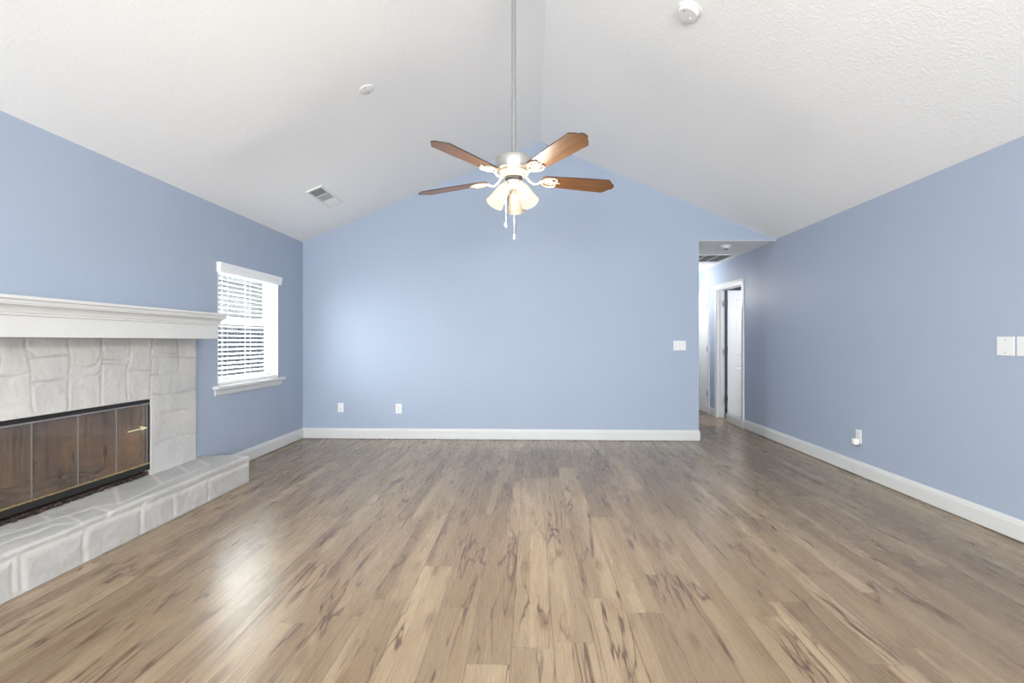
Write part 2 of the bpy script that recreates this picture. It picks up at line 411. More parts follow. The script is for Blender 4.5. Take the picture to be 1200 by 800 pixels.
# ------------------------------------------------------------------ window, sill, blind
win = sroot('window_1', 'small white double hung window in the left wall beside the mantel', 'window', (XL, (WY0+WY1)/2, WZ0))
bm = BM()   # lined opening
xo = XL-.15
for a in ((WY0-.0, WY0+.012, WZ0, WZ1), (WY1-.012, WY1, WZ0, WZ1), (WY0, WY1, WZ1-.012, WZ1), (WY0, WY1, WZ0, WZ0+.012)):
    add_box(bm, xo, XL+.002, a[0], a[1], a[2], a[3])
obj('jamb', bm, WHITE, win)
ZM = 1.40
def sash(x0, x1, z0, z1, sw=.05):
    b = BM(); y0, y1 = WY0+.02, WY1-.02
    add_box(b, x0, x1, y0, y0+sw, z0, z1); add_box(b, x0, x1, y1-sw, y1, z0, z1)
    add_box(b, x0, x1, y0+sw, y1-sw, z0, z0+.05); add_box(b, x0, x1, y0+sw, y1-sw, z1-.05, z1)
    s = obj('sash', b, WHITE, win)
    b = BM(); xm = (x0+x1)/2; add_box(b, xm-.002, xm+.002, y0+sw-.005, y1-sw+.005, z0+.045, z1-.045)
    obj('pane', b, WGLASS, s)
sash(xo+.012, xo+.042, ZM-.025, WZ1-.012)
sash(xo+.045, xo+.075, WZ0+.012, ZM+.025)
bm = BM(); add_box(bm, XL-.15, XL+.055, WY0-.075, WY1+.075, WZ0-.028, WZ0+.002, .006)
obj('sill', bm, WHITE, win)
bm = BM(); add_sweep(bm, [(0, -.088), (.008, -.088), (.016, -.075), (.018, -.028), (0, -.028)], (XL, WY0-.05, WZ0), (XL, WY1+.05, WZ0), out=Vector((1, 0, 0)))
obj('apron', bm, WHITE, win)

bl = thing('window_blind', 'white two inch slatted blind hanging in the left wall window', 'blind', (XL, (WY0+WY1)/2, WZ1))
bm = BM(); add_sweep(bm, [(-.01, -.085), (.032, -.085), (.036, -.078), (.036, -.045), (.042, -.03), (.042, .0), (.036, .006), (-.01, .006)], (XL, WY0-.012, WZ1), (XL, WY1+.012, WZ1), out=Vector((1, 0, 0)))
obj('valance', bm, SLATM, bl)
bm = BM(); add_box(bm, XL-.055, XL-.011, WY0+.015, WY1-.015, WZ1-.06, WZ1-.014); obj('headrail', bm, SLATM, bl)
bm = BM(); z = WZ1-.095
while z > WZ0+.055:
    # one gently crowned slat
    pr = [(-.025, -.002), (-.012, .0015), (0, .0025), (.012, .0015), (.025, -.002), (.025, .001), (.012, .0045), (0, .0055), (-.012, .0045), (-.025, .001)]
    t = R(-15); pr = [(a*math.cos(t)-b*math.sin(t), a*math.sin(t)+b*math.cos(t)) for a, b in pr]
    add_sweep(bm, pr, (XL-.034, WY0+.018, z), (XL-.034, WY1-.018, z), out=Vector((1, 0, 0)))
    z -= .0435
obj('slats', bm, SLATM, bl)
bm = BM(); add_box(bm, XL-.06, XL-.006, WY0+.017, WY1-.017, WZ0+.004, WZ0+.036, .004); obj('bottom_rail', bm, SLATM, bl)
for yy in (WY0+.17, (WY0+WY1)/2, WY1-.17):
    bm = BM()
    for dx in (-.061, -.007): add_tube(bm, [(XL+dx, yy, WZ1-.06), (XL+dx, yy, WZ0+.03)], .0012, 5)
    obj('ladder_cord', bm, SLATM, bl)

# ------------------------------------------------------------------ outside the window
bm = BM(); add_box(bm, -22, XL-.3, -3, 34, -.6, -.5)
struct('ground', bm, GRASS, 'winter lawn outside the window', 'ground')
fe = thing('wood_fence', 'weathered grey board fence outside the window', 'fence', (-6.3, 12, -.5))
bm = BM(); y = 7.0; k = 0
while y < 24:
    add_box(bm, -6.31, -6.29, y, y+.125, -.45, 1.45+.03*math.sin(k*1.9)); y += .145+.02*(k % 3); k += 1
obj('boards', bm, FENCEM, fe)
bm = BM()
for zz in (-.2, .75): add_box(bm, -6.36, -6.31, 7, 24, zz, zz+.09)
obj('rails', bm, FENCEM, fe)
for yy in (7, 9.4, 11.8, 14.2, 16.6, 19, 21.4, 23.9):
    bm = BM(); add_box(bm, -6.46, -6.36, yy-.05, yy+.05, -.5, 1.2); obj('post', bm, FENCEM, fe)
ho = thing('neighbour_house', 'taupe sided house beyond the fence outside the window', 'house', (-11, 14, -.5))
bm = BM(); add_box(bm, -15, -11, 8, 30, -.5, 5.6); obj('siding_wall', bm, SIDING, ho)
bm = BM(); add_prism(bm, [(-10.6, 7.7, 5.55), (-15.4, 7.7, 5.55), (-13, 7.7, 7.2)], Vector((0, 22.6, 0))); obj('roof', bm, ROOFM, ho)
bm = BM(); add_box(bm, -11.0, -10.96, 12.1, 13.1, .9, 2.2); hw = obj('window', bm, WHITE, ho)
bm = BM(); add_box(bm, -10.97, -10.95, 12.18, 13.02, .98, 2.12); obj('pane', bm, VENTD, hw)

# ------------------------------------------------------------------ fireplace
FX = XL+.04           # face of the stone surround
def seg_dist(p, a, b):
    ab = b-a; t = max(0, min(1, (p-a).dot(ab)/max(ab.length_squared, 1e-9))); return (p-(a+ab*t)).length
def seam_field(lines):
    segs = [(Vector(a), Vector(b)) for L in lines for a, b in zip(L, L[1:])]
    def f(u, v):
        p = Vector((u, v)); d = 9
        for a, b in segs:
            if min(a.x, b.x)-.12 > u or max(a.x, b.x)+.12 < u or min(a.y, b.y)-.12 > v or max(a.y, b.y)+.12 < v: continue
            d = min(d, seg_dist(p, a, b))
        return d
    return f
fp = thing('fireplace', 'whitewashed stone fireplace with raised hearth and brown glass doors', 'fireplace', (XL, 3.13, 0))
PXL = [[(30, 395), (30.5, 407), (33, 418), (36, 432), (37, 455), (38.5, 482)], [(0, 441), (15, 441), (25, 438.5), (35, 436)],
       [(30, 408), (34, 412), (40, 416.5)], [(35, 420), (45, 418.5), (60, 417.5), (80, 416)], [(38, 448.5), (44, 447.5), (58, 446), (70, 444.5), (81, 442)],
       [(80, 395), (81, 407), (83, 425), (81, 440), (81, 460), (80, 478)], [(83, 430), (92, 431), (105, 430), (113, 427), (118, 418), (119, 405), (119.5, 395)],
       [(82, 441), (100, 441), (113, 439), (118, 434)], [(119, 395), (120, 410), (121, 421), (119, 432), (119, 474)], [(120, 421), (140, 421.5), (152, 420.5)],
       [(153, 395), (153, 410), (152.5, 423), (149, 432), (149, 466)], [(121, 426), (135, 426), (148, 429)], [(152, 433), (165, 434), (177, 434)],
       [(178, 395), (178, 420), (177, 438), (176, 466)], [(178, 439), (195, 438.5), (210, 437), (231, 437.5)], [(180, 408), (190, 414), (207, 414)],
       [(178, 419), (205, 418), (231, 419.5)], [(208, 395), (209, 405), (210, 420), (210, 437)], [(178, 462), (190, 462.5), (205, 461), (220, 458), (231, 457)],
       [(183, 487), (205, 481), (220, 479)], [(182, 520), (205, 512), (230, 507)]]
LINES = []
for L in PXL:
    LINES.append([(q.y, q.z) for q in (hit(px, py, 0, FX) for px, py in L)])
# the part left of the picture: courses of the same kind
for y in (2.62, 2.36, 2.2): LINES.append([(y, 1.3), (y+.02, 1.1), (y-.01, .95), (y+.02, .78)])
for z in (.42, .6, .78, .98, 1.12): LINES.append([(1.95, z), (2.2, z+.02), (2.48, z-.01)] + ([(2.62, z)] if z > .9 else []))
sf = seam_field(LINES)
Y0, Y1, ZT = 1.99, 4.252, 1.225
bm = BM(); ST = .0065
nu = int((Y1-Y0)/ST); nv = int((ZT-.10)/ST)
lay = bm.verts.layers.float.new('mortar'); lay2 = bm.verts.layers.float.new('tint')
grid = {}
def inside(y, z): return FY0+.02 < y < FY1-.022 and z < FZ1-.02
for i in range(nu+1):
    for j in range(nv+1):
        y = Y0+(Y1-Y0)*i/nu; z = .10+(ZT-.10)*j/nv
        d = sf(y, z)
        g = min(1, d/.018); g = g*g*(3-2*g)
        nz = mnoise.fractal(Vector((y*7, z*7, 3)), .9, 2, 5)*.004+mnoise.noise(Vector((y*28, z*28, 9)))*.0016
        edge = min(y-Y0, Y1-y)
        off = .0034*g-.0034+nz-max(0, .012-edge)*.5
        vv = bm.verts.new((FX+off, y+mnoise.noise(Vector((z*13, y, 1)))*.004, z)); vv[lay] = math.exp(-(d/.0055)**2)*max(0, min(1, .55+1.6*mnoise.noise(Vector((y*5, z*5, 7))))); vv[lay2] = .5+.5*mnoise.noise(Vector((y*3.2, z*3.2, 2)))
        grid[i, j] = vv
for i in range(nu):
    for j in range(nv):
        y = Y0+(Y1-Y0)*(i+.5)/nu; z = .10+(ZT-.10)*(j+.5)/nv
        if inside(y, z): continue
        bm.faces.new((grid[i, j], grid[i+1, j], grid[i+1, j+1], grid[i, j+1]))
for v in [v for v in bm.verts if not v.link_faces]: bm.verts.remove(v)
ed = [e for e in bm.edges if len(e.link_faces) == 1]
r = bmesh.ops.extrude_edge_only(bm, edges=ed)
for v in r['geom']:
    if isinstance(v, bmesh.types.BMVert):
        v.co.x = XL-.006 if not (FY0-.02 < v.co.y < FY1+.02 and v.co.z < FZ1+.02) else XL-.07
obj('stone_surround', bm, STONE, fp, smooth=True)

# raised hearth: a bumpy profile wrapped from the floor over the edge to the wall
HXF, HY0, HY1, HT = -2.43, 1.89, 4.385, .222
FR = [[(25, 650), (26.5, 668), (28, 692)], [(16, 655), (16.5, 672), (17, 692)], [(103, 618), (99, 627), (98, 640), (100, 655)],
      [(170, 589), (166, 596), (166, 612), (166, 622)], [(204, 578), (204.5, 588), (205, 602)], [(244, 560), (244.5, 570), (245, 588)], [(0, 662), (14, 656)],
      [(25, 650), (60, 637), (97, 623)], [(104, 618), (140, 604), (166, 594)], [(168, 594), (204, 579)], [(206, 579), (243, 562)], [(246, 561), (290, 543)]]
TP = [[(0, 628), (40, 616), (80, 604), (112, 594), (140, 590), (170, 577)], [(0, 638), (40, 624), (62, 615), (90, 612)], [(80, 604), (96, 612)], [(112, 594), (132, 600)],
      [(140, 590), (132, 566)], [(150, 586), (205, 560), (245, 545)], [(190, 566), (178, 556)], [(222, 553), (205, 543)], [(245, 545), (232, 538)], [(60, 610), (40, 597)]]
HL = []
for L in FR: HL.append([(q.y, min(q.z, HT-.012)) for q in (hit(px, py, 0, HXF) for px, py in L)])
for L in TP: HL.append([(q.y, HT+(HXF-q.x)) for q in (hit(px, py, 2, HT) for px, py in L)])
for y in (2.12,): HL.append([(y, 0), (y+.02, .1), (y, .2)])
hf = seam_field(HL)
bm = BM(); ST = .008
lay = bm.verts.layers.float.new('mortar'); lay2 = bm.verts.layers.float.new('tint')
smax = HT+.42; nu = int((HY1-HY0)/ST); nv = int(smax/ST); grid = {}
RR = .018
for i in range(nu+1):
    for j in range(nv+1):
        y = HY0+(HY1-HY0)*i/nu; s = smax*j/nv
        if s < HT-RR: p = Vector((HXF, y, s)); nn = Vector((1, 0, 0))
        elif s > HT+RR: p = Vector((HXF-(s-HT), y, HT)); nn = Vector((0, 0, 1))
        else:
            a = (s-HT+RR)/(2*RR)*PI/2; nn = Vector((math.cos(a), 0, math.sin(a)))
            p = Vector((HXF-RR, y, HT-RR))+nn*RR
        d = hf(y, s); g = min(1, d/.03); g = g*g*(3-2*g)
        top = s > HT
        nz = mnoise.fractal(Vector((y*6, s*6, 13)), .9, 2, 5)*(.005 if not top else .0035)+mnoise.noise(Vector((y*26, s*26, 19)))*.0018
        off = (.006 if not top else .003)*(g-1)+nz
        if j == 0: off *= .3
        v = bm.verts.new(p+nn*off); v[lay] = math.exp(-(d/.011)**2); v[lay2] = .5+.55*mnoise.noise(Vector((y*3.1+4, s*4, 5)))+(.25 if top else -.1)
        grid[i, j] = v
for i in range(nu):
    for j in range(nv): bm.faces.new((grid[i, j], grid[i+1, j], grid[i+1, j+1], grid[i, j+1]))
for i in (0, nu):
    b0 = bm.verts.new((XL, HY0 if i == 0 else HY1, 0))
    ls = [grid[i, j] for j in range(nv+1)]
    ls = [v for v in ls if v.co.x > XL+.002]
    b1 = bm.verts.new((XL, b0.co.y, HT))
    bm.faces.new(ls+[b1, b0])
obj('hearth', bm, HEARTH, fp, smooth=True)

# firebox
bm = BM(); bx, by0, by1 = -3.40, 2.72, 3.54
P = lambda x, y, z: bm.verts.new((x, y, z))
xf = XL-.03; fa, fb = FY0+.02, FY1-.022; zt = FZ1-.02
a0, a1, a2, a3 = P(xf, fa, .225), P(xf, fb, .225), P(bx, by1, .225), P(bx, by0, .225)
t0, t1, t2, t3 = P(xf, fa, zt), P(xf, fb, zt), P(bx, by1, .98), P(bx, by0, .98)
for q in ((a0, a1, a2, a3), (a3, a2, t2, t3), (a0, a3, t3, t0), (a1, t1, t2, a2), (t0, t3, t2, t1)): bm.faces.new(q)
obj('firebox', bm, SOOT, fp)
# broken brick and grit where the stone stops short of the doors
bm = BM(); random.seed(3)
add_box(bm, XL-.03, FX-.022, FY0+.02, FY1-.022, .12, .246)
for k in range(90):
    y = random.uniform(FY0+.03, FY1-.04); s = random.uniform(.004, .013)
    q = bmesh.ops.create_icosphere(bm, subdivisions=1, radius=s)
    for v in q['verts']: v.co = Vector((FX-.016+random.uniform(-.004, .01)+v.co.x, y+v.co.y*1.8, .228+random.uniform(0, .014)+v.co.z*.8))
obj('broken_brick_edge', bm, RUBBLE, fp)

# glass door set
DX = FX-.012; ya, yb, za, zb = FY0+.024, FY1-.026, .262, .777
bm = BM()
add_box(bm, DX-.03, DX, ya, yb, zb-.022, zb); add_box(bm, DX-.03, DX, ya, yb, za, za+.045)
add_box(bm, DX-.03, DX, ya, ya+.012, za, zb); add_box(bm, DX-.03, DX, yb-.012, yb, za, zb)
fs = obj('fire_door_frame', bm, FRAMEB, fp)
bm = BM(); add_box(bm, DX-.004, DX+.006, ya+.002, yb-.002, zb-.034, zb-.024, .002); obj('top_track', bm, SILV, fs)
bm = BM(); add_box(bm, DX-.004, DX+.007, ya+.002, yb-.002, za+.043, za+.053, .002); obj('brass_track', bm, BRASS, fs)
seams = [ya+.012]+[hit(px, 500, 0, DX).y for px in (39.5, 93.5, 138)]+[yb-.012]
for k in range(4):
    y0, y1 = seams[k]+.002, seams[k+1]-.002
    bm = BM(); zz0, zz1 = za+.053, zb-.036
    add_box(bm, DX-.012, DX-.007, y0, y1, zz0, zz1)
    gd = obj('glass_door', bm, FGLASS, fp); gd['label'] = 'smoked brown glass panel'
    bm = BM()
    add_box(bm, DX-.014, DX-.004, y1-.005, y1-.001, zz0, zz1)
    obj('edge_strip', bm, SILV, gd)
    if k == 3:
        bm = BM()
        pp = [hit(px, py, 0, DX-.004) for px, py in ((150, 505.5), (166, 501.5), (163, 499.2), (174, 500.6), (166, 504.2), (167, 502.6), (150, 506.6))]
        add_prism(bm, pp, Vector((-.0025, 0, 0))); obj('arrow_mark', bm, MARK, gd)['label'] = 'small pale yellow arrow mark'  # thin pale yellow arrow shape on the last glass panel

# log grate behind the glass
gr = thing('log_grate', 'black iron log grate standing in the firebox behind the glass', 'grate', (-3.1, 3.05, .225))
bm = BM()
for xx in (-3.0, -3.2): add_tube(bm, [(xx, 2.66, .30), (xx, 3.5, .30)], .009)
obj('rails', bm, IRON, gr, True)
for yy in (2.70, 2.96, 3.22, 3.46):
    bm = BM(); add_tube(bm, [(-3.26, yy, .31), (-3.1, yy, .305), (-2.98, yy, .31), (-2.93, yy, .335), (-2.925, yy, .42), (-2.925, yy, .49)], .010)
    obj('bar', bm, IRON, gr, True)
for yy in (2.75, 3.42):
    for xx in (-3.0, -3.2):
        bm = BM(); add_tube(bm, [(xx, yy, .30), (xx+.02, yy-.03, .29), (xx+.035, yy-.05, .227)], .009); obj('leg', bm, IRON, gr, True)

# mantel
ma = thing('mantel_shelf', 'long white moulded mantel shelf above the stone surround', 'mantel', (XL, 3.13, 1.225))
MX, ME0, ME1 = -2.63, 1.99, 4.268
prof = [(0, 1.337), (.007, 1.339), (.009, 1.344), (.006, 1.350), (.010, 1.352), (.012, 1.357), (.014, 1.366), (.019, 1.376), (.027, 1.385), (.038, 1.391), (.042, 1.392), (.042, 1.398), (.047, 1.400), (.047, 1.418)]
bm = BM()
rings = []
for p, z in prof:
    rings.append([bm.verts.new(q) for q in ((XL+.001, ME0-p, z), (MX+p, ME0-p, z), (MX+p, ME1+p, z), (XL+.001, ME1+p, z))])
for A, B in zip(rings, rings[1:]):
    for k in range(4): bm.faces.new((A[k], A[(k+1) % 4], B[(k+1) % 4], B[k]))
bm.faces.new(rings[0]); bm.faces.new(rings[-1])
obj('crown_moulding', bm, WHITE, ma)
bm = BM(); add_box(bm, XL+.001, MX+.060, ME0-.06, ME1+.06, 1.418, 1.437, .004); obj('shelf_top', bm, WHITE, ma)
bm = BM(); add_box(bm, XL+.001, MX, ME0, ME1, 1.226, 1.338, .002); obj('frieze', bm, WHITE, ma)

# ------------------------------------------------------------------ ceiling fan
FXc, FYc, FZc = -.105, 3.14, 2.19
fan = thing('ceiling_fan', 'five blade ceiling fan with brown blades and lit shades on a long rod', 'ceiling fan', (FXc, FYc, FZc))
zc = RZ-SL*(RX-FXc)
def T3(*a): return Matrix.Translation(Vector(a))
F0 = T3(FXc, FYc, 0)
bm = BM(); add_lathe(bm, [(.013, FZc+.13), (.013, zc-.03)], 16, F0); obj('downrod', bm, RODM, fan, True)
bm = BM(); add_lathe(bm, [(.02, zc-.10), (.045, zc-.095), (.062, zc-.06), (.07, zc-.01), (.07, zc+.03)], 28, F0); obj('canopy', bm, NICK, fan, True)
bm = BM(); z = FZc
add_lathe(bm, [(.0, z+.145), (.022, z+.145), (.024, z+.132), (.09, z+.13), (.108, z+.122), (.112, z+.11), (.112, z+.062), (.108, z+.052), (.088, z+.044), (.0, z+.044)], 40, F0)
obj('motor_housing', bm, NICK, fan, True)
bm = BM(); add_lathe(bm, [(.0, z+.046), (.082, z+.046), (.086, z+.036), (.078, z+.016), (.062, z+.008), (0, z+.008)], 40, F0)
for k in range(30):
    a = 2*PI*k/30; add_tube(bm, [(FXc+.086*math.cos(a), FYc+.086*math.sin(a), z+.04), (FXc+.074*math.cos(a), FYc+.074*math.sin(a), z+.012)], .0035, 5)
obj('ribbed_collar', bm, ANTQ, fan, True)
bm = BM(); add_lathe(bm, [(.0, z+.01), (.052, z+.01), (.055, z-.002), (.05, z-.012), (0, z-.012)], 32, F0); obj('rotor_hub', bm, STEEL, fan, True)
bm = BM(); add_lathe(bm, [(.0, z-.01), (.046, z-.012), (.058, z-.02), (.060, z-.045), (.05, z-.062), (.03, z-.075), (.012, z-.08), (0, z-.08)], 36, F0); lk = obj('light_fitter', bm, NICK, fan, True)
# blade, built along +x about the hub
def blade_bm():
    b = BM()
    up = [(.175, .0), (.178, .040), (.20, .050), (.30, .056), (.45, .064), (.56, .067), (.602, .0695), (.629, .043), (.634, .030), (.650, .024), (.657, .012), (.658, 0)]
    pts = up+[(x, -y) for x, y in up[-2:0:-1]]
    vs = [b.verts.new((x, y, -.0035)) for x, y in pts]; f = b.faces.new(vs)
    r = bmesh.ops.extrude_face_region(b, geom=[f]); bmesh.ops.translate(b, vec=(0, 0, .007), verts=[g for g in r['geom'] if isinstance(g, bmesh.types.BMVert)])
    for f in b.faces:
        if len(f.verts) == 4: f.material_index = 1
    return b
def iron_bm():
    b = BM()
    add_tube(b, [(.06, 0, .03), (.085, 0, .012), (.105, .004, -.012), (.13, .004, -.026), (.155, 0, -.020), (.175, 0, -.010)], [.008, .008, .007, .006, .006, .006])
    for s in (-1, 1):
        L = [(.165, 0), (.185, .022), (.215, .040), (.245, .044), (.268, .034), (.272, .018), (.255, .006), (.225, .003)]
        add_tube(b, [(x, s*y, -.009) for x, y in L], .0058, 7)
        L2 = [(.20, .004), (.215, .018), (.238, .022), (.25, .012)]
        add_tube(b, [(x, s*y, -.009) for x, y in L2], .004, 6)
    add_tube(b, [(.17, 0, -.009), (.24, 0, -.009), (.295, 0, -.008)], [.006, .005, .003], 7)
    for x, y in ((.21, .012), (.21, -.012), (.26, 0)):
        q = bmesh.ops.create_uvsphere(b, u_segments=10, v_segments=6, radius=.007)
        for v in q['verts']: v.co = Vector((v.co.x+x, v.co.y+y, v.co.z*.6-.009))
    return b
b0 = obj('blade', blade_bm(), None, None, False, [BLADE, BEDGE]); b0.parent = fan
i0 = obj('blade_iron', iron_bm(), ANTQ, None, True); i0.parent = b0
TILT = Matrix.Rotation(R(-4.2), 4, 'X') @ Matrix.Rotation(R(-1.2), 4, 'Y')
angs = [-54-1, -126-1, 18-1, 162-1, 90-1]
for k, a in enumerate(angs):
    if k == 0: b = b0
    else:
        b = b0.copy(); COL.objects.link(b); b.parent = fan
        ii = i0.copy(); COL.objects.link(ii); ii.parent = b
    b.matrix_local = TILT @ Matrix.Rotation(R(a), 4, 'Z') @ Matrix.Rotation(R(-12), 4, 'X')
# lamp arms and bell shades
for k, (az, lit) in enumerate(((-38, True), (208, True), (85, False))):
    ax = Matrix.Rotation(R(az), 4, 'Z')
    tilt = ax @ Matrix.Rotation(R(180-33), 4, 'Y')          # local +z points down and out
    org = Vector((FXc, FYc, z-.035))+(ax @ Vector((.040, 0, 0)))
    M = Matrix.Translation(org) @ tilt
    bm = BM(); add_lathe(bm, [(.016, -.015), (.018, 0), (.026, .008), (.028, .03), (.026, .034), (0, .034)], 24, M); obj('lamp_socket', bm, ANTQ, fan, True)
    bm = BM(); S = [(.018, .020), (.027, .023), (.035, .034), (.040, .052), (.043, .08), (.047, .115), (.053, .152), (.056, .160)]
    inner = [(max(.012, r_-.004), t_+(.003 if i < 2 else 0)) for i, (r_, t_) in enumerate(S)][::-1]
    add_lathe(bm, S+inner, 32, M, cap=False)
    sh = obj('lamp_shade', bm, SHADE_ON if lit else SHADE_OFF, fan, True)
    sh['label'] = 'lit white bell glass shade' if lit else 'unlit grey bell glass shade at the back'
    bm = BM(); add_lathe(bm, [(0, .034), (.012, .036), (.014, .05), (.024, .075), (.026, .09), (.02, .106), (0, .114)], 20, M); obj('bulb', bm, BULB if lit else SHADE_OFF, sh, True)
    if lit:
        point('fan_lamp_light', M @ Vector((0, 0, .136)), 74, (1, .93, .83), .04)
for px, py, dx, zbm in ((593, 258, -.045, 1.915), (603, 276, .004, 1.842)):
    x = FXc+dx; y = FYc-.05
    bm = BM(); n_ = 26; ztop = z-.05
    add_tube(bm, [(x, y, ztop), (x, y, zbm)], .0009, 6)
    for q in range(n_):
        zz = zbm+(ztop-zbm)*q/n_; add_lathe(bm, [(0, zz-.003), (.0017, zz), (0, zz+.003)], 6, T3(x, y, 0), False)
    pc = obj('pull_chain', bm, ANTQ, fan, True)
    bm = BM(); add_lathe(bm, [(0, zbm-.034), (.004, zbm-.031), (.0062, zbm-.022), (.0045, zbm-.010), (.0022, zbm), (0, zbm+.002)], 14, T3(x, y, 0)); obj('chain_pull', bm, WHITE, pc, True)

# ------------------------------------------------------------------ things on the ceilings
def on_slope(x, y, left=True):
    zz = (ZL+SL*(x-XL)) if left else (ZR+SR*(XR-x))
    n = Vector((SL, 0, -1)).normalized() if left else Vector((-SR, 0, -1)).normalized()
    u = Vector((0, 1, 0)); v = n.cross(u)
    M = Matrix((u, v, n)).transposed().to_4x4(); M.translation = Vector((x, y, zz)); return M
M = on_slope(.99, 3.275, False)
sd = thing('smoke_detector', 'round white smoke detector on the right ceiling slope', 'smoke detector', M.translation)
bm = BM(); add_lathe(bm, [(0, 0), (.074, 0), (.074, .010), (.068, .012)], 40, M); obj('mounting_ring', bm, PLAST, sd, True)
bm = BM(); add_lathe(bm, [(.068, .010), (.066, .030), (.058, .040), (.0, .042)], 40, M)
add_lathe(bm, [(0, .042), (.010, .042), (.009, .046), (0, .046)], 16, M @ T3(.018, .026, 0)); obj('cover', bm, PLAST, sd, True)
bm = BM(); add_lathe(bm, [(0, .0), (.004, .0), (.004, .002), (0, .002)], 10, M @ T3(-.03, -.03, .0415)); obj('indicator', bm, STEEL, sd)
M = on_slope(-1.235, 3.858, True)
bc = thing('ceiling_cover_plate', 'small round blank cover plate on the left ceiling slope', 'cover plate', M.translation)
bm = BM(); add_lathe(bm, [(0, 0), (.058, 0), (.057, .004), (.05, .0065), (0, .007)], 36, M); obj('plate', bm, paint('painted_plate', (.80, .80, .79), .9, 0, 1, .01, .05), bc, True)
for s in (-1, 1):
    bm = BM(); add_lathe(bm, [(0, .006), (.004, .006), (.0035, .009), (0, .0092)], 10, M @ T3(s*.035, 0, 0)); obj('screw', bm, STEEL, bc)

# supply register: frame with three banks of vanes
xc = -2.155; M = on_slope(xc, 5.37, True)
vt = thing('air_register', 'white three bank air register on the left ceiling slope near the corner', 'vent', M.translation)
LN, WD = .30, .085
bm = BM()
for a in ((-LN, LN, WD-.02, WD), (-LN, LN, -WD, -WD+.02), (-LN, -LN+.025, -WD+.02, WD-.02), (LN-.025, LN, -WD+.02, WD-.02), (-.098, -.086, -WD+.02, WD-.02), (.086, .098, -WD+.02, WD-.02)):
    vs = add_box(bm, a[0], a[1], a[2], a[3], -.002, .010)
bmesh.ops.transform(bm, matrix=M, verts=bm.verts); obj('frame', bm, PLAST, vt)
bm = BM(); add_box(bm, -LN+.02, LN-.02, -WD+.015, WD-.015, -.003, .001); bmesh.ops.transform(bm, matrix=M, verts=bm.verts); obj('duct_opening', bm, VENTD, vt)
for k, (u0, u1, tl) in enumerate(((-LN+.025, -.098, -55), (-.086, .086, -18), (.098, LN-.025, 42))):
    bm = BM(); n_ = 8
    for q in range(n_):
        uu = u0+(u1-u0)*(q+.5)/n_
        c, s = math.cos(R(tl)), math.sin(R(tl))
        hw = .0095; pts = []
        for du, dn in ((-hw, -.0006), (hw, -.0006), (hw, .0006), (-hw, .0006)):
            pts.append((uu+du*c-dn*s, -WD+.02, .006+du*s*.6+dn*c))
        add_prism(bm, pts, Vector((0, 2*(WD-.02), 0)))
    bmesh.ops.transform(bm, matrix=M, verts=bm.verts); obj('vane_bank', bm, PLAST, vt)

# hall ceiling
hs = thing('smoke_detector', 'small white smoke detector on the flat hall ceiling', 'smoke detector', (2.47, 6.68, HZ))
Mh = T3(2.47, 6.68, HZ) @ Matrix.Rotation(PI, 4, 'X')
bm = BM(); add_lathe(bm, [(0, 0), (.07, 0), (.07, .010), (.062, .014), (.058, .032), (.045, .042), (0, .044)], 36, Mh); obj('cover', bm, PLAST, hs, True)
bm = BM(); add_lathe(bm, [(.0, .043), (.03, .043), (.028, .047), (0, .047)], 20, Mh); obj('sensor_grille', bm, VENTD, hs, True)
rg = thing('return_air_grille', 'white return air grille on the hall ceiling with dark slots', 'vent', (2.45, 7.66, HZ))
gx0, gx1, gy0, gy1 = 2.07, 2.85, 7.34, 7.98
bm = BM()
for a in ((gx0, gx1, gy0, gy0+.03), (gx0, gx1, gy1-.03, gy1), (gx0, gx0+.03, gy0+.03, gy1-.03), (gx1-.03, gx1, gy0+.03, gy1-.03)): add_box(bm, a[0], a[1], a[2], a[3], HZ-.012, HZ+.001)
for k in range(1, 4):
    x = gx0+.03+(gx1-gx0-.06)*k/4; add_box(bm, x-.006, x+.006, gy0+.03, gy1-.03, HZ-.011, HZ+.001)
obj('frame', bm, PLAST, rg)
bm = BM(); add_box(bm, gx0+.02, gx1-.02, gy0+.02, gy1-.02, HZ-.001, HZ+.002); obj('duct_opening', bm, VENTD, rg)
bm = BM()
for q in range(24):
    y = gy0+.035+(gy1-gy0-.07)*(q+.5)/24
    add_prism(bm, [(gx0+.03, y-.008, HZ-.002), (gx0+.03, y+.006, HZ-.010), (gx0+.03, y+.007, HZ-.009), (gx0+.03, y-.007, HZ-.001)], Vector((gx1-gx0-.06, 0, 0)))
obj('louvres', bm, paint('grey_louvre', (.30, .30, .29), .6, 0), rg)

